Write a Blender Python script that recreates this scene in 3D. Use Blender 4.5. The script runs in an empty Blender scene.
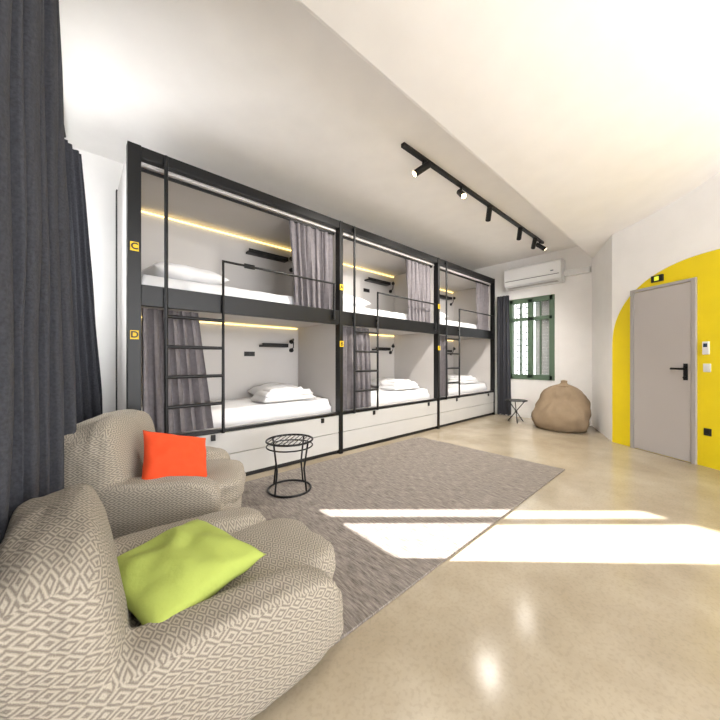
import bpy, bmesh, math, random
from mathutils import Vector, Matrix, noise
random.seed(4)
C = bpy.context
scene = C.scene
COL = scene.collection
H = 1.16

# ---------------------------------------------------------------- materials
def lin(c):
    return tuple(((v/12.92) if v <= .04045 else ((v+.055)/1.055)**2.4) for v in c)
def rgb(r, g, b):
    return lin((r/255, g/255, b/255))
def mat(name, col, rough=.6, metal=0, bump=0, bscale=60, var=0, vscale=4, emit=None, estr=0, spec=None):
    m = bpy.data.materials.new(name); m.use_nodes = True
    nt = m.node_tree; b = nt.nodes['Principled BSDF']
    b.inputs['Base Color'].default_value = (*col, 1)
    b.inputs['Roughness'].default_value = rough
    b.inputs['Metallic'].default_value = metal
    if spec is not None: b.inputs['Specular IOR Level'].default_value = spec
    if emit:
        b.inputs['Emission Color'].default_value = (*emit, 1)
        b.inputs['Emission Strength'].default_value = estr
    tc = nt.nodes.new('ShaderNodeTexCoord')
    if var:
        n = nt.nodes.new('ShaderNodeTexNoise'); n.inputs['Scale'].default_value = vscale
        n.inputs['Detail'].default_value = 5
        nt.links.new(tc.outputs['Object'], n.inputs['Vector'])
        r = nt.nodes.new('ShaderNodeValToRGB')
        r.color_ramp.elements[0].position = .3; r.color_ramp.elements[1].position = .7
        r.color_ramp.elements[0].color = (*[max(0, c*(1-var)) for c in col], 1)
        r.color_ramp.elements[1].color = (*[min(1, c*(1+var)) for c in col], 1)
        nt.links.new(n.outputs['Fac'], r.inputs['Fac'])
        nt.links.new(r.outputs['Color'], b.inputs['Base Color'])
    if bump:
        n2 = nt.nodes.new('ShaderNodeTexNoise'); n2.inputs['Scale'].default_value = bscale
        n2.inputs['Detail'].default_value = 4
        nt.links.new(tc.outputs['Object'], n2.inputs['Vector'])
        bp = nt.nodes.new('ShaderNodeBump'); bp.inputs['Strength'].default_value = bump
        bp.inputs['Distance'].default_value = .01
        nt.links.new(n2.outputs['Fac'], bp.inputs['Height'])
        nt.links.new(bp.outputs['Normal'], b.inputs['Normal'])
    return m

M_wall = mat('plaster_white', rgb(243, 241, 239), .85, bump=.12, bscale=25, var=.02)
M_ceil = mat('ceiling_white', rgb(245, 242, 239), .9, bump=.1, bscale=15, var=.02)
M_yel = mat('yellow_paint', rgb(238, 212, 8), .6, bump=.1, bscale=30, var=.03)
M_black = mat('black_metal', rgb(18, 18, 19), .4, .3)
M_blackp = mat('black_panel', rgb(22, 21, 21), .5)
M_pan = mat('grey_laminate', rgb(198, 194, 191), .55, var=.015)
M_draw = mat('drawer_laminate', rgb(190, 188, 185), .45, var=.015)
M_sheet = mat('white_linen', rgb(232, 232, 234), .9, bump=.25, bscale=18)
M_cgrey = mat('grey_curtain', rgb(120, 115, 118), .95, bump=.3, bscale=250, var=.12, vscale=30)
M_cdark = mat('charcoal_curtain', rgb(60, 61, 67), .95, bump=.4, bscale=250, var=.25, vscale=90)
M_led = mat('led_strip', rgb(255, 225, 150), .5, emit=rgb(255, 222, 140), estr=3)
M_lab = mat('yellow_label', rgb(235, 195, 15), .5)
M_door = mat('door_grey', rgb(182, 176, 173), .5, var=.01)
M_frame = mat('door_frame', rgb(166, 161, 157), .5)
M_green = mat('window_green', rgb(90, 112, 92), .5, var=.05)
M_plast = mat('white_plastic', rgb(225, 225, 224), .35)
M_org = mat('orange_velvet', rgb(222, 70, 18), .8, bump=.2, bscale=40, var=.06)
M_lime = mat('lime_fabric', rgb(168, 182, 88), .9, bump=.2, bscale=60, var=.05)
M_beige = mat('beige_canvas', rgb(140, 121, 98), .95, bump=.3, bscale=80, var=.08, vscale=8)
M_warm = mat('lamp_glow', rgb(255, 235, 200), .5, emit=rgb(255, 225, 180), estr=15)
M_screen = mat('screen_dark', rgb(40, 60, 80), .2)
M_exit = mat('exit_pictogram', rgb(210, 220, 60), .5, emit=rgb(210, 220, 60), estr=.6)
M_ext = mat('exterior_shutter', rgb(205, 208, 210), .7)

# glass
M_glass = bpy.data.materials.new('window_glass'); M_glass.use_nodes = True
nt = M_glass.node_tree
b = nt.nodes['Principled BSDF']; out = nt.nodes['Material Output']
tr = nt.nodes.new('ShaderNodeBsdfTransparent'); mx = nt.nodes.new('ShaderNodeMixShader')
b.inputs['Roughness'].default_value = .05
mx.inputs[0].default_value = .1
nt.links.new(tr.outputs[0], mx.inputs[1]); nt.links.new(b.outputs[0], mx.inputs[2]); nt.links.new(mx.outputs[0], out.inputs[0])

# polished concrete floor
M_floor = bpy.data.materials.new('polished_concrete'); M_floor.use_nodes = True
nt = M_floor.node_tree; b = nt.nodes['Principled BSDF']
tc = nt.nodes.new('ShaderNodeTexCoord')
n1 = nt.nodes.new('ShaderNodeTexNoise'); n1.inputs['Scale'].default_value = 1.3; n1.inputs['Detail'].default_value = 8; n1.inputs['Roughness'].default_value = .6
r1 = nt.nodes.new('ShaderNodeValToRGB')
r1.color_ramp.elements[0].position = .3; r1.color_ramp.elements[0].color = (*rgb(154, 140, 118), 1)
r1.color_ramp.elements[1].position = .7; r1.color_ramp.elements[1].color = (*rgb(190, 178, 157), 1)
n2 = nt.nodes.new('ShaderNodeTexNoise'); n2.inputs['Scale'].default_value = 60; n2.inputs['Detail'].default_value = 3
r2 = nt.nodes.new('ShaderNodeValToRGB')
r2.color_ramp.elements[0].position = .38; r2.color_ramp.elements[0].color = (.72, .72, .72, 1)
r2.color_ramp.elements[1].position = .5; r2.color_ramp.elements[1].color = (1, 1, 1, 1)
mm = nt.nodes.new('ShaderNodeMix'); mm.data_type = 'RGBA'; mm.blend_type = 'MULTIPLY'; mm.inputs[0].default_value = .3
nt.links.new(tc.outputs['Object'], n1.inputs['Vector']); nt.links.new(tc.outputs['Object'], n2.inputs['Vector'])
nt.links.new(n1.outputs['Fac'], r1.inputs[0]); nt.links.new(n2.outputs['Fac'], r2.inputs[0])
nt.links.new(r1.outputs[0], mm.inputs[6]); nt.links.new(r2.outputs[0], mm.inputs[7]); nt.links.new(mm.outputs[2], b.inputs['Base Color'])
b.inputs['Roughness'].default_value = .16

# woven rug
M_rug = bpy.data.materials.new('woven_rug'); M_rug.use_nodes = True
nt = M_rug.node_tree; b = nt.nodes['Principled BSDF']
tc = nt.nodes.new('ShaderNodeTexCoord')
mp = nt.nodes.new('ShaderNodeMapping'); mp.inputs['Scale'].default_value = (45, 5, 1)
n1 = nt.nodes.new('ShaderNodeTexNoise'); n1.inputs['Scale'].default_value = 2.2; n1.inputs['Detail'].default_value = 6; n1.inputs['Roughness'].default_value = .75
r1 = nt.nodes.new('ShaderNodeValToRGB')
r1.color_ramp.elements[0].position = .34; r1.color_ramp.elements[0].color = (*rgb(84, 77, 72), 1)
r1.color_ramp.elements[1].position = .70; r1.color_ramp.elements[1].color = (*rgb(166, 156, 147), 1)
nt.links.new(tc.outputs['Object'], mp.inputs['Vector']); nt.links.new(mp.outputs[0], n1.inputs['Vector'])
nt.links.new(n1.outputs['Fac'], r1.inputs[0]); nt.links.new(r1.outputs[0], b.inputs['Base Color'])
bp = nt.nodes.new('ShaderNodeBump'); bp.inputs['Strength'].default_value = .5; bp.inputs['Distance'].default_value = .004
nt.links.new(n1.outputs['Fac'], bp.inputs['Height']); nt.links.new(bp.outputs[0], b.inputs['Normal'])
b.inputs['Roughness'].default_value = .95

# concentric diamond weave (uses UVs)
def diamond_mat(name, light, dark, scale):
    m = bpy.data.materials.new(name); m.use_nodes = True
    nt = m.node_tree; b = nt.nodes['Principled BSDF']; L = nt.links
    uv = nt.nodes.new('ShaderNodeUVMap')
    wn = nt.nodes.new('ShaderNodeTexNoise'); wn.inputs['Scale'].default_value = 9
    L.new(uv.outputs[0], wn.inputs['Vector'])
    sc = nt.nodes.new('ShaderNodeVectorMath'); sc.operation = 'SCALE'; sc.inputs['Scale'].default_value = .02
    L.new(wn.outputs['Color'], sc.inputs[0])
    ad = nt.nodes.new('ShaderNodeVectorMath'); ad.operation = 'ADD'
    L.new(uv.outputs[0], ad.inputs[0]); L.new(sc.outputs[0], ad.inputs[1])
    sp = nt.nodes.new('ShaderNodeSeparateXYZ'); L.new(ad.outputs[0], sp.inputs[0])
    def math_(op, a, bb=None):
        n = nt.nodes.new('ShaderNodeMath'); n.operation = op
        for i, v in enumerate((a, bb)):
            if v is None: continue
            if isinstance(v, (int, float)): n.inputs[i].default_value = v
            else: L.new(v, n.inputs[i])
        return n.outputs[0]
    def tri(o, s):
        return math_('ABSOLUTE', math_('SUBTRACT', math_('FRACT', math_('MULTIPLY', o, s)), .5))
    d = math_('ADD', tri(sp.outputs[0], scale*.65), tri(sp.outputs[1], scale*1.15))
    w = math_('SINE', math_('MULTIPLY', d, 2*math.pi*3))
    fac = math_('MULTIPLY_ADD', w, .5); fac.node.inputs[2].default_value = .5
    tn = nt.nodes.new('ShaderNodeTexNoise'); tn.inputs['Scale'].default_value = 420; L.new(uv.outputs[0], tn.inputs['Vector'])
    f2 = math_('ADD', fac, math_('MULTIPLY', math_('SUBTRACT', tn.outputs['Fac'], .5), 1.8))
    mx = nt.nodes.new('ShaderNodeMix'); mx.data_type = 'RGBA'; mx.clamp_factor = True
    mx.inputs[6].default_value = (*light, 1); mx.inputs[7].default_value = (*dark, 1)
    L.new(f2, mx.inputs[0]); L.new(mx.outputs[2], b.inputs['Base Color'])
    bp = nt.nodes.new('ShaderNodeBump'); bp.inputs['Strength'].default_value = .3; bp.inputs['Distance'].default_value = .003
    L.new(f2, bp.inputs['Height']); L.new(bp.outputs[0], b.inputs['Normal'])
    b.inputs['Roughness'].default_value = .95
    return m
M_dia = diamond_mat('diamond_weave', rgb(176, 167, 152), rgb(120, 112, 102), 24)

# ---------------------------------------------------------------- helpers
def empty(name, loc=(0, 0, 0)):
    e = bpy.data.objects.new(name, None); e.empty_display_size = .1
    e.location = loc; COL.objects.link(e); return e
def link(ob, parent=None):
    COL.objects.link(ob)
    if parent:
        ob.parent = parent
        ob.matrix_parent_inverse = Matrix.Translation(parent.location).inverted()
    return ob
def mesh_obj(name, verts, faces, m, parent=None, smooth=False):
    me = bpy.data.meshes.new(name); me.from_pydata([tuple(v) for v in verts], [], faces); me.update()
    me.materials.append(m)
    if smooth:
        for p in me.polygons: p.use_smooth = True
    return link(bpy.data.objects.new(name, me), parent)
BF = [(0, 3, 2, 1), (4, 5, 6, 7), (0, 1, 5, 4), (1, 2, 6, 5), (2, 3, 7, 6), (3, 0, 4, 7)]
def box(name, x0, x1, y0, y1, z0, z1, m, parent=None, bevel=0):
    v = [(x0, y0, z0), (x1, y0, z0), (x1, y1, z0), (x0, y1, z0), (x0, y0, z1), (x1, y0, z1), (x1, y1, z1), (x0, y1, z1)]
    o = mesh_obj(name, v, BF, m, parent)
    if bevel:
        md = o.modifiers.new('b', 'BEVEL'); md.width = bevel; md.segments = 2
    return o
def tube(name, pts, r, m, parent=None, cyclic=False):
    cu = bpy.data.curves.new(name, 'CURVE'); cu.dimensions = '3D'; cu.bevel_depth = r; cu.bevel_resolution = 3
    cu.use_fill_caps = True
    s = cu.splines.new('POLY'); s.points.add(len(pts)-1)
    for i, p in enumerate(pts): s.points[i].co = (*p, 1)
    s.use_cyclic_u = cyclic
    cu.materials.append(m)
    return link(bpy.data.objects.new(name, cu), parent)
def ring(name, c, r, rad, m, parent=None, n=40):
    return tube(name, [(c[0]+r*math.cos(2*math.pi*i/n), c[1]+r*math.sin(2*math.pi*i/n), c[2]) for i in range(n)], rad, m, parent, True)
def cyl(name, p0, p1, r, m, parent=None, r2=None, n=24):
    p0 = Vector(p0); p1 = Vector(p1); d = p1-p0; q = d.to_track_quat('Z', 'Y'); r2 = r if r2 is None else r2
    vs = []
    for k, (pp, rr) in enumerate(((p0, r), (p1, r2))):
        for i in range(n):
            a = 2*math.pi*i/n
            vs.append(pp + q @ Vector((rr*math.cos(a), rr*math.sin(a), 0)))
    fs = [(i, (i+1) % n, n+(i+1) % n, n+i) for i in range(n)] + [tuple(range(n-1, -1, -1)), tuple(range(n, 2*n))]
    return mesh_obj(name, vs, fs, m, parent)
def prism(name, path, z0, z1, thick, m, parent=None):
    a, b2 = Vector((*path[0], 0)), Vector((*path[1], 0))
    d = (b2-a).normalized(); n = Vector((d.y, -d.x, 0))*thick
    v = [a, b2, b2+n, a+n]
    vs = [(p.x, p.y, z) for z in (z0, z1) for p in v]
    return mesh_obj(name, vs, [(0, 1, 2, 3), (7, 6, 5, 4), (0, 4, 5, 1), (1, 5, 6, 2), (2, 6, 7, 3), (3, 7, 4, 0)], m, parent)

def curtain(name, t0, t1, b0, b1, zt, zb, folds, amp, m, seed=0, parent=None, bow=0):
    nu, nv = folds*14, 30
    t0, t1, b0, b1 = [Vector((*p, 0)) for p in (t0, t1, b0, b1)]
    vs = []
    for j in range(nv+1):
        t = j/nv
        A = t0.lerp(b0, t); B = t1.lerp(b1, t)
        d = (B-A).normalized(); n = Vector((d.y, -d.x, 0))
        for i in range(nu+1):
            s = i/nu
            ph = 1.3*noise.noise(Vector((s*4+seed, t*.8, seed*2.1)))
            am = amp*(.65+.35*t)*(1+.5*noise.noise(Vector((s*6, seed, 3))))
            w = math.sin(2*math.pi*folds*s+ph*2.2)
            w = math.copysign(abs(w)**.75, w)
            off = am*w + .3*amp*noise.noise(Vector((s*9, t*5, seed+7))) - bow*math.sin(math.pi*s)*t
            ss = s+.012*math.cos(4*math.pi*folds*s)
            p = A.lerp(B, ss) + n*off
            vs.append((p.x, p.y, zt+(zb-zt)*t + (0.006*w if t > .97 else 0)))
    fs = [(j*(nu+1)+i, j*(nu+1)+i+1, (j+1)*(nu+1)+i+1, (j+1)*(nu+1)+i) for j in range(nv) for i in range(nu)]
    return mesh_obj(name, vs, fs, m, parent, True)

def cushion(name, c, w, d, t, rot, m, seed=0, parent=None, wr=.012, spin=0):
    n = 28; vs = []; fs = []
    R = Matrix.Rotation(rot[2], 4, 'Z') @ Matrix.Rotation(rot[1], 4, 'Y') @ Matrix.Rotation(rot[0], 4, 'X') @ Matrix.Rotation(spin, 4, 'Z')
    R = R.to_3x3()
    def pt(i, j, sgn):
        u = -1+2*i/n; v = -1+2*j/n
        h = ((1-abs(u)**2.6)*(1-abs(v)**2.6))
        h = max(h, 0)**.5
        k = 1-.07*(1-abs(v)**2)*abs(u)**3
        k2 = 1-.07*(1-abs(u)**2)*abs(v)**3
        p = Vector((u*w/2*k, v*d/2*k2, sgn*h*t/2))
        p.z += sgn*h*wr*noise.noise(Vector((u*2.5+seed, v*2.5, sgn*2)))*2
        return R @ p + Vector(c)
    for sgn in (1, -1):
        base = len(vs)
        for j in range(n+1):
            for i in range(n+1): vs.append(pt(i, j, sgn))
        for j in range(n):
            for i in range(n):
                q = (base+j*(n+1)+i, base+j*(n+1)+i+1, base+(j+1)*(n+1)+i+1, base+(j+1)*(n+1)+i)
                fs.append(q if sgn > 0 else q[::-1])
    o = mesh_obj(name, vs, fs, m, parent, True)
    bm = bmesh.new(); bm.from_mesh(o.data); bmesh.ops.remove_doubles(bm, verts=bm.verts, dist=1e-5); bm.to_mesh(o.data); bm.free()
    return o

def softslab(name, x0, x1, y0, y1, z0, z1, m, seed=0, parent=None, amp=.012, f=5, r=.03):
    nx = max(8, int((x1-x0)/.03)); ny = max(8, int((y1-y0)/.03)); vs = []; fs = []
    def edge(a, lo, hi):
        e = min(a-lo, hi-a)
        return 1 if e > r else math.sqrt(max(0, 1-((r-e)/r)**2))
    for j in range(ny+1):
        for i in range(nx+1):
            x = x0+(x1-x0)*i/nx; y = y0+(y1-y0)*j/ny
            e = min(edge(x, x0, x1), edge(y, y0, y1))
            nz = noise.noise(Vector((x*f+seed, y*f, seed)))+.5*noise.noise(Vector((x*f*2.3, y*f*2.3+seed, seed*3)))
            rid = 1-abs(noise.noise(Vector((x*f*.8+3+seed, y*f*1.4, 1))))*2
            vs.append((x, y, z0+(z1-z0)*.45 + (z1-z0)*.55*e + amp*(nz+.6*rid)*e))
    top = len(vs)
    for j in range(ny):
        for i in range(nx):
            a = j*(nx+1)+i; fs.append((a, a+1, a+nx+2, a+nx+1))
    bd = [i for i in range(nx+1)]+[j*(nx+1)+nx for j in range(1, ny+1)]+[ny*(nx+1)+i for i in range(nx-1, -1, -1)]+[j*(nx+1) for j in range(ny-1, 0, -1)]
    for k in bd: vs.append((vs[k][0], vs[k][1], z0))
    nb = len(bd)
    for k in range(nb): fs.append((bd[k], top+k, top+(k+1) % nb, bd[(k+1) % nb]))
    fs.append(tuple(top+k for k in range(nb-1, -1, -1)))
    return mesh_obj(name, vs, fs, m, parent, True)

def sup(bm, c, s, e, rot, seed, wr=.02):
    ret = bmesh.ops.create_icosphere(bm, subdivisions=6, radius=1)
    R = (Matrix.Rotation(rot[2], 3, 'Z') @ Matrix.Rotation(rot[1], 3, 'Y') @ Matrix.Rotation(rot[0], 3, 'X'))
    for v in ret['verts']:
        p = v.co.normalized()
        k = (abs(p.x)**e+abs(p.y)**e+abs(p.z)**e)**(-1/e)
        q = p*k
        w = 1+wr*noise.noise(q*1.7+Vector((seed, 0, 0)))*2 + wr*1.0*(1-2*abs(noise.noise(q*2.6+Vector((0, seed, 0))))) + wr*.6*(1-2*abs(noise.noise(q*5.5+Vector((0, 0, seed)))))
        q = Vector((q.x*s[0]/2*w, q.y*s[1]/2*w, q.z*s[2]/2*w))
        v.co = R @ q + Vector(c)
def fused(name, parts, m, loc, rz, parent=None, voxel=.013):
    bm = bmesh.new()
    for k, p in enumerate(parts): sup(bm, *p, seed=k*3.3+loc[0]*5)
    me = bpy.data.meshes.new(name+'_raw'); bm.to_mesh(me); bm.free()
    o = bpy.data.objects.new(name+'_raw', me); COL.objects.link(o)
    md = o.modifiers.new('r', 'REMESH'); md.mode = 'VOXEL'; md.voxel_size = voxel; md.use_smooth_shade = True
    sm = o.modifiers.new('s', 'SMOOTH'); sm.iterations = 3; sm.factor = .5
    dg = C.evaluated_depsgraph_get(); dg.update()
    ev = o.evaluated_get(dg)
    m2 = bpy.data.meshes.new_from_object(ev)
    bpy.data.objects.remove(o)
    m2.name = name
    R = Matrix.Rotation(rz, 3, 'Z')
    uvl = m2.uv_layers.new(name='UVMap') if not m2.uv_layers else m2.uv_layers[0]
    for p in m2.polygons:
        nn = p.normal; p.use_smooth = True
        ax = max(range(3), key=lambda i: abs(nn[i])*(1.25 if i == 2 else 1))
        for li in p.loop_indices:
            co = m2.vertices[m2.loops[li].vertex_index].co
            uvl.data[li].uv = (co.y, co.z) if ax == 0 else ((co.x, co.z) if ax == 1 else (co.y, co.x))
    for v in m2.vertices:
        v.co = R @ v.co + Vector(loc)
        if v.co.z < loc[2]: v.co.z = loc[2]
    m2.materials.clear(); m2.materials.append(m)
    for p in m2.polygons: p.material_index = 0
    return link(bpy.data.objects.new(name, m2), parent)

# ---------------------------------------------------------------- room shell
ZC = 3.22
YF, YB = 3.08, 4.05
YW = 4.12
XB = 6.75
box('floor', -.45, 8, -4, YW+.2, -.1, 0, M_floor)
box('ceiling', -.45, 8, -4, YW+.2, ZC, ZC+.15, M_ceil)
box('wall_back', -.45, 8, YW, YW+.2, 0, ZC, M_wall)
wl = empty('wall_left')
WY0, WY1, WZ0, WZ1 = 2.62, 3.66, 1.32, 2.85
box('pier_near', -.45, -.31, -4, WY0, 0, ZC, M_wall, wl)
box('pier_far', -.45, -.31, WY1, YW, 0, ZC, M_wall, wl)
box('sill_wall', -.45, -.31, WY0, WY1, 0, WZ0, M_wall, wl)
box('head_wall', -.45, -.31, WY0, WY1, WZ1, ZC, M_wall, wl)
w1 = empty('window_1')
for nm, y0, y1, z0, z1 in (('jamb', WY0, WY0+.04, WZ0, WZ1), ('jamb', WY1-.04, WY1, WZ0, WZ1), ('rail', WY0, WY1, WZ0, WZ0+.04), ('rail', WY0, WY1, WZ1-.04, WZ1), ('mullion', 3.34, 3.42, WZ0, WZ1)):
    box(nm, -.40, -.35, y0, y1, z0, z1, M_green, w1)

wf = empty('wall_far')
FY0, FY1, FZ0, FZ1 = 2.0, 2.80, .80, 2.38
box('pier_left', XB, XB+.25, FY1, YW, 0, ZC, M_wall, wf)
box('pier_right', XB, XB+.25, 1.30, FY0, 0, ZC, M_wall, wf)
box('below', XB, XB+.25, FY0, FY1, 0, FZ0, M_wall, wf)
box('above', XB, XB+.25, FY0, FY1, FZ1, ZC, M_wall, wf)
P0 = Vector((6.75, 1.39)); D0 = Vector((5.51, .69)); dv = Vector((-.525, -.851)).normalized()
PA = D0 - dv*.28
nv_ = Vector((-dv.y, dv.x))
if nv_.dot(-D0) < 0: nv_ = -nv_
prism('wall_return', ((PA.x, PA.y), (P0.x, P0.y)), 0, ZC, .15, M_wall)
PE = D0 + dv*4.2
prism('wall_right', ((PE.x, PE.y), (PA.x, PA.y)), 0, ZC, .2, M_wall)
def dpos(t, off, z):
    p = D0+dv*t+nv_*off
    return (p.x, p.y, z)
out = []
tl, zt_, zs, tr_ = -.268, 2.33, 1.35, .85
out.append((tl, 0.0))
for k in range(0, 25):
    a = math.pi/2*k/24
    out.append((tr_-(tr_-tl)*max(0, math.cos(a))**.9, zs+(zt_-zs)*math.sin(a)**.9))
out.append((1.9, 2.33))
for k in range(0, 13):
    a = math.pi/2*(1-k/12)
    out.append((1.9+.9*math.cos(a), zs+(zt_-zs)*math.sin(a)))
out.append((2.8, 0.0))
n = len(out)
vs = [dpos(t, .001, z) for t, z in out]+[dpos(t, .012, z) for t, z in out]
fs = [tuple(range(n, 2*n)), tuple(range(n-1, -1, -1))]+[(i, (i+1) % n, n+(i+1) % n, n+i) for i in range(n)]
mesh_obj('trim_yellow_arch', vs, fs, M_yel)

def dbox(name, t0, t1, z0, z1, o0, o1, m, parent=None, bevel=0):
    vs = [dpos(t0, o0, z0), dpos(t1, o0, z0), dpos(t1, o1, z0), dpos(t0, o1, z0), dpos(t0, o0, z1), dpos(t1, o0, z1), dpos(t1, o1, z1), dpos(t0, o1, z1)]
    o = mesh_obj(name, vs, BF, m, parent)
    bm = bmesh.new(); bm.from_mesh(o.data); bmesh.ops.recalc_face_normals(bm, faces=bm.faces); bm.to_mesh(o.data); bm.free()
    if bevel:
        md = o.modifiers.new('b', 'BEVEL'); md.width = bevel; md.segments = 2
    return o
dr = empty('door_1', dpos(.35, 0, 0))
dbox('frame_left', .0, .04, 0, 2.08, .012, .04, M_frame, dr, .003)
dbox('frame_right', .67, .71, 0, 2.08, .012, .04, M_frame, dr, .003)
dbox('frame_top', .04, .67, 2.045, 2.08, .012, .04, M_frame, dr, .003)
dbox('leaf', .045, .665, .008, 2.04, .012, .032, M_door, dr, .003)
dbox('lock_plate', .595, .635, .93, 1.12, .032, .040, M_black, dr)
cyl('handle_stem', dpos(.615, .04, 1.06), dpos(.615, .09, 1.06), .012, M_black, dr)
cyl('handle_lever', dpos(.625, .085, 1.06), dpos(.50, .085, 1.06), .012, M_black, dr)
cyl('cylinder_lock', dpos(.615, .04, .96), dpos(.615, .052, .96), .018, M_black, dr)
for z in (.3, 1.75):
    dbox('hinge', .035, .05, z, z+.09, .032, .05, M_frame, dr)
ex = empty('exit_sign', dpos(.31, 0, 2.17))
dbox('sign_body', .25, .38, 2.125, 2.205, .012, .035, M_blackp, ex, .002)
dbox('pictogram', .29, .34, 2.14, 2.19, .035, .037, M_exit, ex)
ic = empty('intercom', dpos(.8, 0, 1.3))
dbox('body', .765, .82, 1.22, 1.36, .012, .035, M_plast, ic, .004)
dbox('screen', .775, .81, 1.30, 1.34, .035, .036, M_screen, ic)
sw = empty('light_switch', dpos(.8, 0, 1.08))
dbox('plate', .765, .83, 1.03, 1.12, .012, .022, M_plast, sw, .003)
dbox('rocker', .778, .817, 1.045, 1.105, .022, .027, M_plast, sw, .002)
ol = empty('wall_socket', dpos(.8, 0, .4))
dbox('plate', .77, .835, .34, .42, .012, .022, M_blackp, ol, .003)
dbox('insert', .785, .82, .36, .40, .022, .025, M_black, ol, .003)
# ceiling beam with a long plaster cove on the door side
pf = [(1.39, ZC+.02), (1.39, 2.97), (1.375, 2.94), (1.35, 2.93), (1.12, 2.93)]
for k in range(1, 17):
    a = math.pi/2*k/16
    pf.append((1.12-1.3*math.sin(a)*(k/16)**.3, 2.93+(ZC-2.93)*(1-math.cos(a))))
pf.append((-.18, ZC+.02)); k = len(pf)
vs = [(x, y, z) for x in (-.30, XB+.1) for y, z in pf]
o = mesh_obj('trim_1', vs, [tuple(range(k)), tuple(range(2*k-1, k-1, -1))]+[(i, i+k, (i+1) % k+k, (i+1) % k) for i in range(k)], M_ceil)
bm = bmesh.new(); bm.from_mesh(o.data); bmesh.ops.recalc_face_normals(bm, faces=bm.faces); bm.to_mesh(o.data); bm.free()
box('baseboard_far', XB-.012, XB, 1.40, YF, 0, .07, M_wall)

w2 = empty('window_2')
xa, xb_ = XB-.02, XB+.05
for nm, y0, y1, z0, z1 in (('jamb', FY0-.03, FY0+.06, FZ0-.03, FZ1+.03), ('jamb', FY1-.06, FY1+.03, FZ0-.03, FZ1+.03),
                           ('rail', FY0, FY1, FZ0-.03, FZ0+.07), ('rail', FY0, FY1, FZ1-.07, FZ1+.03),
                           ('centre', (FY0+FY1)/2-.05, (FY0+FY1)/2+.05, FZ0, FZ1), ('transom', FY0, FY1, 1.95, 2.02)):
    box(nm, xa, xb_, y0, y1, z0, z1, M_green, w2, .004)
for y in (FY0+.22, FY1-.22):
    box('muntin', xa+.01, xb_, y-.01, y+.01, FZ0, FZ1, M_green, w2)
box('pane', XB+.02, XB+.025, FY0, FY1, FZ0, FZ1, M_glass, w2)
for k in range(7):
    y = FY0+.42+.36*k/6
    tube('grille_bar', [(XB+.16, y, FZ0), (XB+.16, y, FZ1)], .009, M_black, w2)
for k in range(12):
    for yy in (FY0+.51, FY0+.69):
        zc = FZ0+.08+.13*k
        tube('grille_scroll', [(XB+.175, yy+.06*math.cos(2*math.pi*q/16), zc+.06*math.sin(2*math.pi*q/16)) for q in range(16)], .009, M_black, w2, True)
for k in range(24):
    z = FZ0+.03+k*.065
    box('louvre', XB+.12, XB+.15, FY0+.02, FY0+.36, z, z+.05, M_ext, w2)
box('shutter_back', XB+.19, XB+.20, FY0, FY0+.38, FZ0, FZ1, M_plast, w2)

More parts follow.
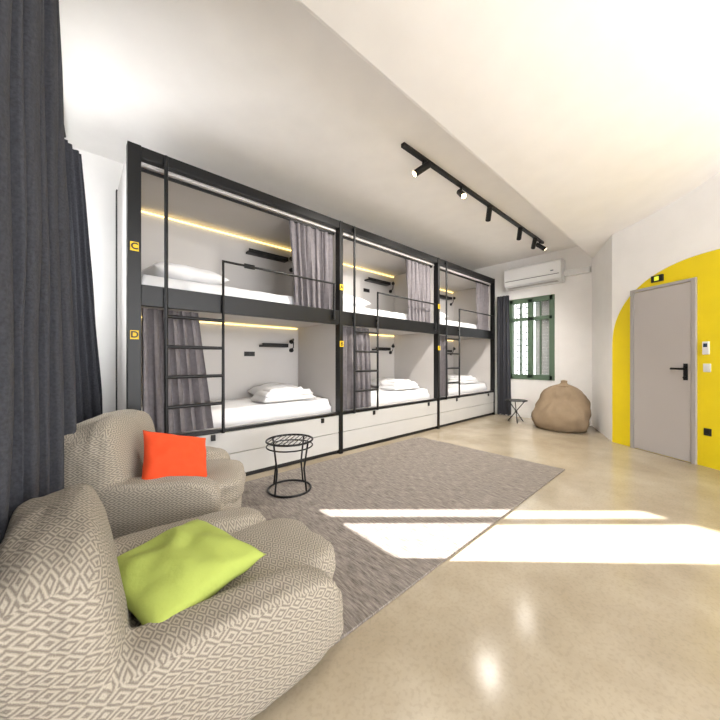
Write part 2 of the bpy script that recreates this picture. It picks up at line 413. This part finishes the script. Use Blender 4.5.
# ---------------------------------------------------------------- bunk beds
def plate(name, x, z, letter, parent):
    box(name, x-.028, x+.028, YF-.036, YF-.030, z-.035, z+.035, M_lab, parent)
    cu = bpy.data.curves.new('letter', 'FONT'); cu.body = letter; cu.size = .07; cu.align_x = 'CENTER'; cu.align_y = 'CENTER'
    cu.extrude = .001; cu.offset = .002; cu.materials.append(M_blackp)
    o = bpy.data.objects.new('letter', cu); o.location = (x, YF-.0375, z); o.rotation_euler = (math.pi/2, 0, 0)
    link(o, parent)
XS = [.342, 2.438, 4.535, 6.60]
TOPZ = 2.88
DK0, DK1 = 1.60, 1.77
DR = .50
letters = ['C', 'D', 'A', 'B', 'E', 'F']
for i in range(3):
    x0, x1 = XS[i], XS[i+1]
    e = empty('bunk_bed', ((x0+x1)/2, 3.5, 0))
    pw = .045
    if i == 0:
        box('post_front', x0-pw, x0+pw, YF-.03, YF+.06, 0, TOPZ, M_black, e, .003)
        box('post_rear', x0-pw, x0-pw+.05, YB-.05, YB, 0, TOPZ, M_black, e, .003)
        box('side_panel', x0-pw+.01, x0-pw+.03, YF+.06, YB-.05, .0, TOPZ-.02, M_pan, e)
        xi = x0+pw
    else:
        xi = x0+.026
    box('post_front', x1-.026, x1+.026 if i < 2 else x1, YF-.03, YF+.06, 0, TOPZ, M_black, e, .003)
    xe = x1-.026
    box('partition', xe+.002, xe+.024, YF+.06, YB-.02, DR, TOPZ-.12, M_pan, e)
    box('back_panel', xi, xe, YB-.02, YB, 0, TOPZ-.10, M_pan, e)
    box('roof_panel', xi, xe, YF+.05, YB, TOPZ-.12, TOPZ-.10, M_pan, e)
    box('top_beam', xi, xe, YF-.02, YF+.05, TOPZ-.09, TOPZ, M_black, e, .003)
    box('curtain_rail', xi, xe, YF+.08, YF+.10, TOPZ-.145, TOPZ-.12, M_black, e)
    box('deck_beam', xi, xe, YF-.02, YF+.04, DK0, DK1, M_black, e, .003)
    box('deck', xi, xe, YF+.04, YB-.02, DK0+.03, DK0+.08, M_pan, e)
    box('base_rail', xi, xe, YF-.02, YF+.04, DR-.02, DR+.01, M_black, e, .002)
    box('base_deck', xi, xe, YF+.04, YB-.02, DR-.04, DR, M_pan, e)
    box('plinth', xi, xe, YF+.02, YF+.04, 0, .045, M_blackp, e)
    box('drawer_front', xi+.004, xe-.004, YF-.015, YF+.01, .05, .26, M_draw, e, .004)
    box('drawer_top', xi+.004, xe-.004, YF-.015, YF+.01, .266, DR-.025, M_draw, e, .004)
    for hx in (xi+.55, xe-.25):
        box('drawer_pull', hx-.02, hx+.02, YF-.028, YF-.012, DR-.085, DR-.03, M_black, e, .003)
    box('led_strip', xi+.03, xe-.03, YB-.04, YB-.025, TOPZ-.155, TOPZ-.143, M_led, e)
    box('led_strip', xi+.03, xe-.03, YB-.04, YB-.025, DK0+.005, DK0+.017, M_led, e)
    softslab('mattress_upper', xi+.01, xe-.01, YF+.13, YB-.03, DK0+.08, DK1+.13, M_sheet, 1+i, e, .010, 4, .05)
    softslab('mattress_lower', xi+.01, xe-.01, YF+.13, YB-.03, DR, DR+.17, M_sheet, 5+i, e, .010, 4, .05)
    lx0, lx1 = x0+.215, x0+.675
    if i > 0: lx0, lx1 = x0+.20, x0+.62
    yl = YF-.045
    tube('ladder_rail_left', [(lx0, yl, DR-.02), (lx0, yl, TOPZ-.02)], .015, M_black, e)
    gz = 2.08
    tube('ladder_rail_right', [(lx1, yl, DR-.02), (lx1, yl, gz), (xe-.10, yl, gz), (xe-.10, yl, DK0+.05)], .015, M_black, e)
    for z in (.76, 1.015, 1.27, 1.525):
        tube('rung', [(lx0, yl, z), (lx1, yl, z)], .015, M_black, e)
    for (lx, z) in ((lx0, DR), (lx1, DR), (lx0, 1.7), (lx1, 1.7), (xe-.1, 1.7), (lx0, TOPZ-.05)):
        box('bracket', lx-.012, lx+.012, yl-.005, YF-.018, z-.02, z+.005, M_black, e)
    plate('label_upper', x0, 2.06, letters[2*i], e)
    plate('label_lower', x0, 1.36, letters[2*i+1], e)
    for (zs_, zo, zl) in ((2.56, 2.38, 2.55), (1.36, 1.24, 1.40)):
        sh = empty('wall_shelf', (xe-.45, YB-.08, zs_))
        sx0 = xe-.78 if zs_ > 2 else xe-.60
        box('board', sx0, xe-.22, YB-.13, YB-.021, zs_-.025, zs_, M_black, sh, .002)
        box('lip', sx0, xe-.22, YB-.13, YB-.122, zs_, zs_+.025, M_black, sh)
        so = empty('power_outlet', (xe-.74, YB-.03, zo))
        box('plate', xe-.80, xe-.66, YB-.03, YB-.021, zo-.03, zo+.03, M_blackp, so, .002)
        box('socket', xe-.79, xe-.74, YB-.034, YB-.03, zo-.02, zo+.02, M_black, so)
        box('usb', xe-.72, xe-.67, YB-.034, YB-.03, zo-.02, zo+.02, M_black, so)
        rl = empty('reading_lamp', (xe-.12, YB-.05, zl))
        cyl('base', (xe-.12, YB-.021, zl-.10), (xe-.12, YB-.045, zl-.10), .03, M_black, rl)
        tube('neck', [(xe-.12, YB-.045, zl-.10), (xe-.12, YB-.09, zl-.06), (xe-.13, YB-.11, zl), (xe-.15, YB-.13, zl+.04)], .007, M_black, rl)
        cyl('head', (xe-.14, YB-.12, zl+.05), (xe-.20, YB-.17, zl+.01), .016, M_black, rl, .03)

yc = YF+.088
for i in range(3):
    x0, x1 = XS[i], XS[i+1]
    wU = (.62, .70, .52)[i]
    curtain('bunk_curtain', (x1-wU-.04, yc), (x1-.06, yc), (x1-wU+.03, yc), (x1-.06, yc), TOPZ-.15, DK1+.0, 7, .028, M_cgrey, 3+i)
    wL = (.43, .52, .36)[i]
    curtain('bunk_curtain', (x0+.06, yc), (x0+.06+wL, yc), (x0+.06, yc), (x0+.06+wL+(.13 if i == 0 else .05), yc), DK0-.005, DR+.012, 6, .028, M_cgrey, 11+i)

zt1, zt0 = DK1+.14, DR+.175
def duvet(x, y, z, w, d, s):
    e = empty('folded_duvet', (x, y, z))
    softslab('layer', x-w/2, x+w/2, y-d/2, y+d/2, z, z+.055, M_sheet, s, e, .012, 7, .03)
    softslab('layer', x-w/2+.03, x+w/2-.02, y-d/2+.02, y+d/2-.03, z+.05, z+.10, M_sheet, s+2, e, .014, 8, .03)
    softslab('layer', x-w/2+.09, x+w/2-.12, y-d/2+.05, y+d/2-.08, z+.095, z+.135, M_sheet, s+4, e, .014, 9, .03)
cushion('pillow', (.82, 3.55, zt1+.09), .70, .46, .18, (0, 0, .15), M_sheet, 1)
cushion('pillow', (1.95, 3.83, zt0+.085), .62, .36, .17, (0, 0, .05), M_sheet, 2)
duvet(1.85, 3.43, zt0+.016, .66, .38, 2)
cushion('pillow', (4.05, 3.83, zt0+.085), .55, .36, .17, (0, 0, .05), M_sheet, 3)
duvet(3.95, 3.43, zt0+.016, .60, .38, 5)
cushion('pillow', (2.90, 3.55, zt1+.09), .66, .44, .18, (0, 0, .1), M_sheet, 4)
cushion('pillow', (6.1, 3.83, zt0+.085), .55, .36, .17, (0, 0, .05), M_sheet, 5)
duvet(5.98, 3.43, zt0+.016, .58, .38, 7)
cushion('pillow', (5.0, 3.55, zt1+.09), .62, .44, .18, (0, 0, .1), M_sheet, 6)

# ---------------------------------------------------------------- window curtains
curtain('window_curtain', (-.24, 1.0), (-.085, 2.45), (-.26, 1.0), (.01, 2.5), 3.16, .02, 9, .042, M_cdark, 21, None, .06)
curtain('window_curtain', (-.14, 3.40), (.02, 3.66), (-.10, 3.45), (.21, 3.75), 2.95, .02, 5, .035, M_cdark, 25)
curtain('window_curtain', (XB-.10, 2.78), (XB-.10, 3.02), (XB-.10, 2.74), (XB-.10, 3.02), 2.50, .02, 4, .035, M_cdark, 29)
cr = empty('curtain_rod', (-.1, 2, 3.18))
tube('rod', [(-.25, .5, 3.18), (-.08, 3.9, 3.18)], .012, M_black, cr)

# ---------------------------------------------------------------- AC
ac = empty('air_conditioner', (XB-.1, 2.3, 2.8))
prof = [(0, 2.60), (-.13, 2.59), (-.22, 2.66), (-.25, 2.78), (-.25, 2.97), (-.22, 3.01), (0, 3.02)]
ya, yb = 1.80, 2.82
vs = [(XB+p[0], y, p[1]) for y in (ya, yb) for p in prof]; k = len(prof)
o = mesh_obj('casing', vs, [tuple(range(k)), tuple(range(2*k-1, k-1, -1))]+[(i, i+k, (i+1) % k+k, (i+1) % k) for i in range(k)], M_plast, ac)
md = o.modifiers.new('b', 'BEVEL'); md.width = .012; md.segments = 3
box('louvre', XB-.235, XB-.14, ya+.06, yb-.06, 2.605, 2.612, M_frame, ac)
box('vent_line', XB-.253, XB-.249, ya+.03, yb-.03, 2.735, 2.745, M_blackp, ac)
box('display', XB-.252, XB-.249, ya+.12, ya+.17, 2.80, 2.82, M_screen, ac)
box('duct_cover', XB-.09, XB, 1.40, ya, 2.70, 2.80, M_plast, ac, .006)

# ---------------------------------------------------------------- track light
tk = empty('track_light', (4.2, 1.95, 3.2))
box('track', 2.3, 6.05, 1.93, 1.97, ZC-.035, ZC, M_black, tk)
for k, x in enumerate((2.62, 3.35, 4.05, 5.05, 5.65, 5.9)):
    cyl('stem', (x, 1.95, ZC-.035), (x, 1.95, ZC-.09), .012, M_black, tk)
    dx, dy = ((-.08, .06), (-.04, -.06), (.09, .06), (.09, .05), (.08, .05), (.05, -.08))[k]
    p = Vector((x, 1.95, ZC-.11)); d = Vector((dx, dy, -.07))
    cyl('head', p-d*.6, p+d*.9, .034, M_black, tk)
    q = p+d*.9
    cyl('lens', q, q+d.normalized()*.003, .027, M_warm, tk)

# ---------------------------------------------------------------- rug & tables
box('rug', .62, 3.82, 1.02, 2.93, 0.001, .012, M_rug, None, .003)
st = empty('wire_side_table', (1.41, 2.5, 0))
cx, cy, r, zt = 1.41, 2.50, .20, .45
ring('top_rim', (cx, cy, zt), r, .009, M_black, st)
ring('top_rim_lower', (cx, cy, zt-.05), r, .006, M_black, st)
ring('base_ring', (cx, cy, .022), r*.93, .009, M_black, st)
for k in range(-4, 5):
    yy = k*.04; h = math.sqrt(r*r-yy*yy)
    tube('top_wire', [(cx-h*.74-yy*.67, cy+yy*.74-h*.67, zt), (cx+h*.74-yy*.67, cy+yy*.74+h*.67, zt)], .004, M_black, st)
for k in range(4):
    a = math.pi/2*k+.35
    tube('leg', [(cx+r*math.cos(a), cy+r*math.sin(a), zt), (cx+r*.80*math.cos(a), cy+r*.80*math.sin(a), .22), (cx+r*.93*math.cos(a), cy+r*.93*math.sin(a), .022)], .008, M_black, st)
cx, cy = 6.10, 2.42
st = empty('round_side_table', (cx, cy, 0))
cyl('top', (cx, cy, .40), (cx, cy, .415), .19, M_black, st, n=40)
for k in range(3):
    a = 2*math.pi*k/3+.5
    tube('leg', [(cx+.15*math.cos(a), cy+.15*math.sin(a), .40), (cx-.15*math.cos(a), cy-.15*math.sin(a), .008)], .008, M_black, st)
ring('brace', (cx, cy, .2), .02, .006, M_black, st)

# ---------------------------------------------------------------- beanbag (far)
nb, nh = 72, 48; vs = []
bx, by = 6.08, 1.69
prof = [(0, .32), (.02, .385), (.10, .43), (.22, .44), (.34, .42), (.46, .385), (.56, .34), (.64, .28), (.70, .20), (.735, .12), (.75, .07), (.775, .045), (.81, .05), (.82, .015)]
def pr(t):
    q = t*(len(prof)-1); i = min(int(q), len(prof)-2); f = q-i
    return prof[i][0]*(1-f)+prof[i+1][0]*f, prof[i][1]*(1-f)+prof[i+1][1]*f
for j in range(nh+1):
    z, rr = pr(j/nh)
    for i in range(nb):
        a = 2*math.pi*i/nb
        s_ = abs(math.sin(a*3+.4))
        w = .94-.06*(1-s_)**5 + .12*noise.noise(Vector((math.cos(a)*1.4, math.sin(a)*1.4, z*3)))+.07*noise.noise(Vector((math.cos(a)*4, math.sin(a)*4, z*9)))
        front = max(0, math.cos(a-math.radians(190)))
        w -= .30*front**2*max(0, min(1, (z-.30)/.2))*(1 if z < .72 else .3)
        vs.append((bx+rr*w*math.cos(a)*.95+.06*z, by+rr*w*math.sin(a)*1.02-.05*z, z))
fs = [(j*nb+i, j*nb+(i+1) % nb, (j+1)*nb+(i+1) % nb, (j+1)*nb+i) for j in range(nh) for i in range(nb)]
fs += [tuple(range(nb-1, -1, -1)), tuple(nh*nb+i for i in range(nb))]
bb = empty('beanbag', (bx, by, 0))
mesh_obj('body', vs, fs, M_beige, bb, True)

# ---------------------------------------------------------------- loungers
def lounger(loc, rz, hb, sh, L, W, tb=.34, ah=1.18):
    e = empty('beanbag_lounger', (loc[0], loc[1], 0))
    k = (L-.86)*.5
    fused('body', [
        ((.06+k, 0, sh*.30), (L*.98, W, sh*.66), 4.2, (0, 0, 0)),
        ((.12+k, 0, sh*.74), (L*.90, W*.66, sh*.52), 4.5, (0, 0, 0)),
        ((-.27, 0, hb*.49), (tb, W*.96, hb*.98), 4.6, (0, -.16, 0)),
        ((.02+k, W*.40, sh*.62), (L*.84, .21, sh*ah), 4.0, (0, .06, 0)),
        ((.02+k, -W*.40, sh*.62), (L*.84, .21, sh*ah), 4.0, (0, .06, 0)),
    ], M_dia, (loc[0], loc[1], 0.013), rz, e)
    return e
lounger((.45, 2.50), -.42, .80, .37, .86, .86)
lounger((.26, 1.36), -.02, .68, .31, 1.0, .80, .26, 1.1)
cushion('throw_pillow', (.485, 2.32, .50), .42, .40, .14, (.95, 0, .40), M_org, 2, spin=-.38)
cushion('throw_pillow', (.295, 1.34, .385), .42, .46, .14, (.05, -.06, .3), M_lime, 6)

# ---------------------------------------------------------------- light
W = bpy.data.worlds.new('World'); scene.world = W; W.use_nodes = True
bg = W.node_tree.nodes['Background']; bg.inputs[0].default_value = (.97, .98, 1, 1); bg.inputs[1].default_value = 7.5
s = bpy.data.lights.new('sun', 'SUN'); s.energy = 32; s.angle = .01; s.color = (1, .97, .93)
so = bpy.data.objects.new('sun', s); COL.objects.link(so)
el = math.radians(30)
so.rotation_euler = Vector((.743*math.cos(el), -.669*math.cos(el), -math.sin(el))).to_track_quat('-Z', 'Y').to_euler()
so.location = (-5, 6, 5)
for k, x in enumerate((2.6, 4.05, 5.3)):
    l = bpy.data.lights.new('track_spot', 'SPOT'); l.energy = 170; l.spot_size = 2.6; l.spot_blend = 1; l.color = (1, .95, .88); l.shadow_soft_size = .08
    o = bpy.data.objects.new('track_spot', l); o.location = (x, 1.95, ZC-.24); o.rotation_euler = (.5, 0, 0)
    link(o, tk)

# ---------------------------------------------------------------- camera
cam = bpy.data.cameras.new('camera'); cam.sensor_width = 36; cam.lens = 315/720*36; cam.clip_start = .02
co = bpy.data.objects.new('camera', cam); COL.objects.link(co)
co.location = (0, 0, H)
co.rotation_euler = Vector((.669, .743, 0)).to_track_quat('-Z', 'Y').to_euler()
scene.camera = co
scene.view_settings.view_transform = 'Standard'
scene.view_settings.exposure = 0.1
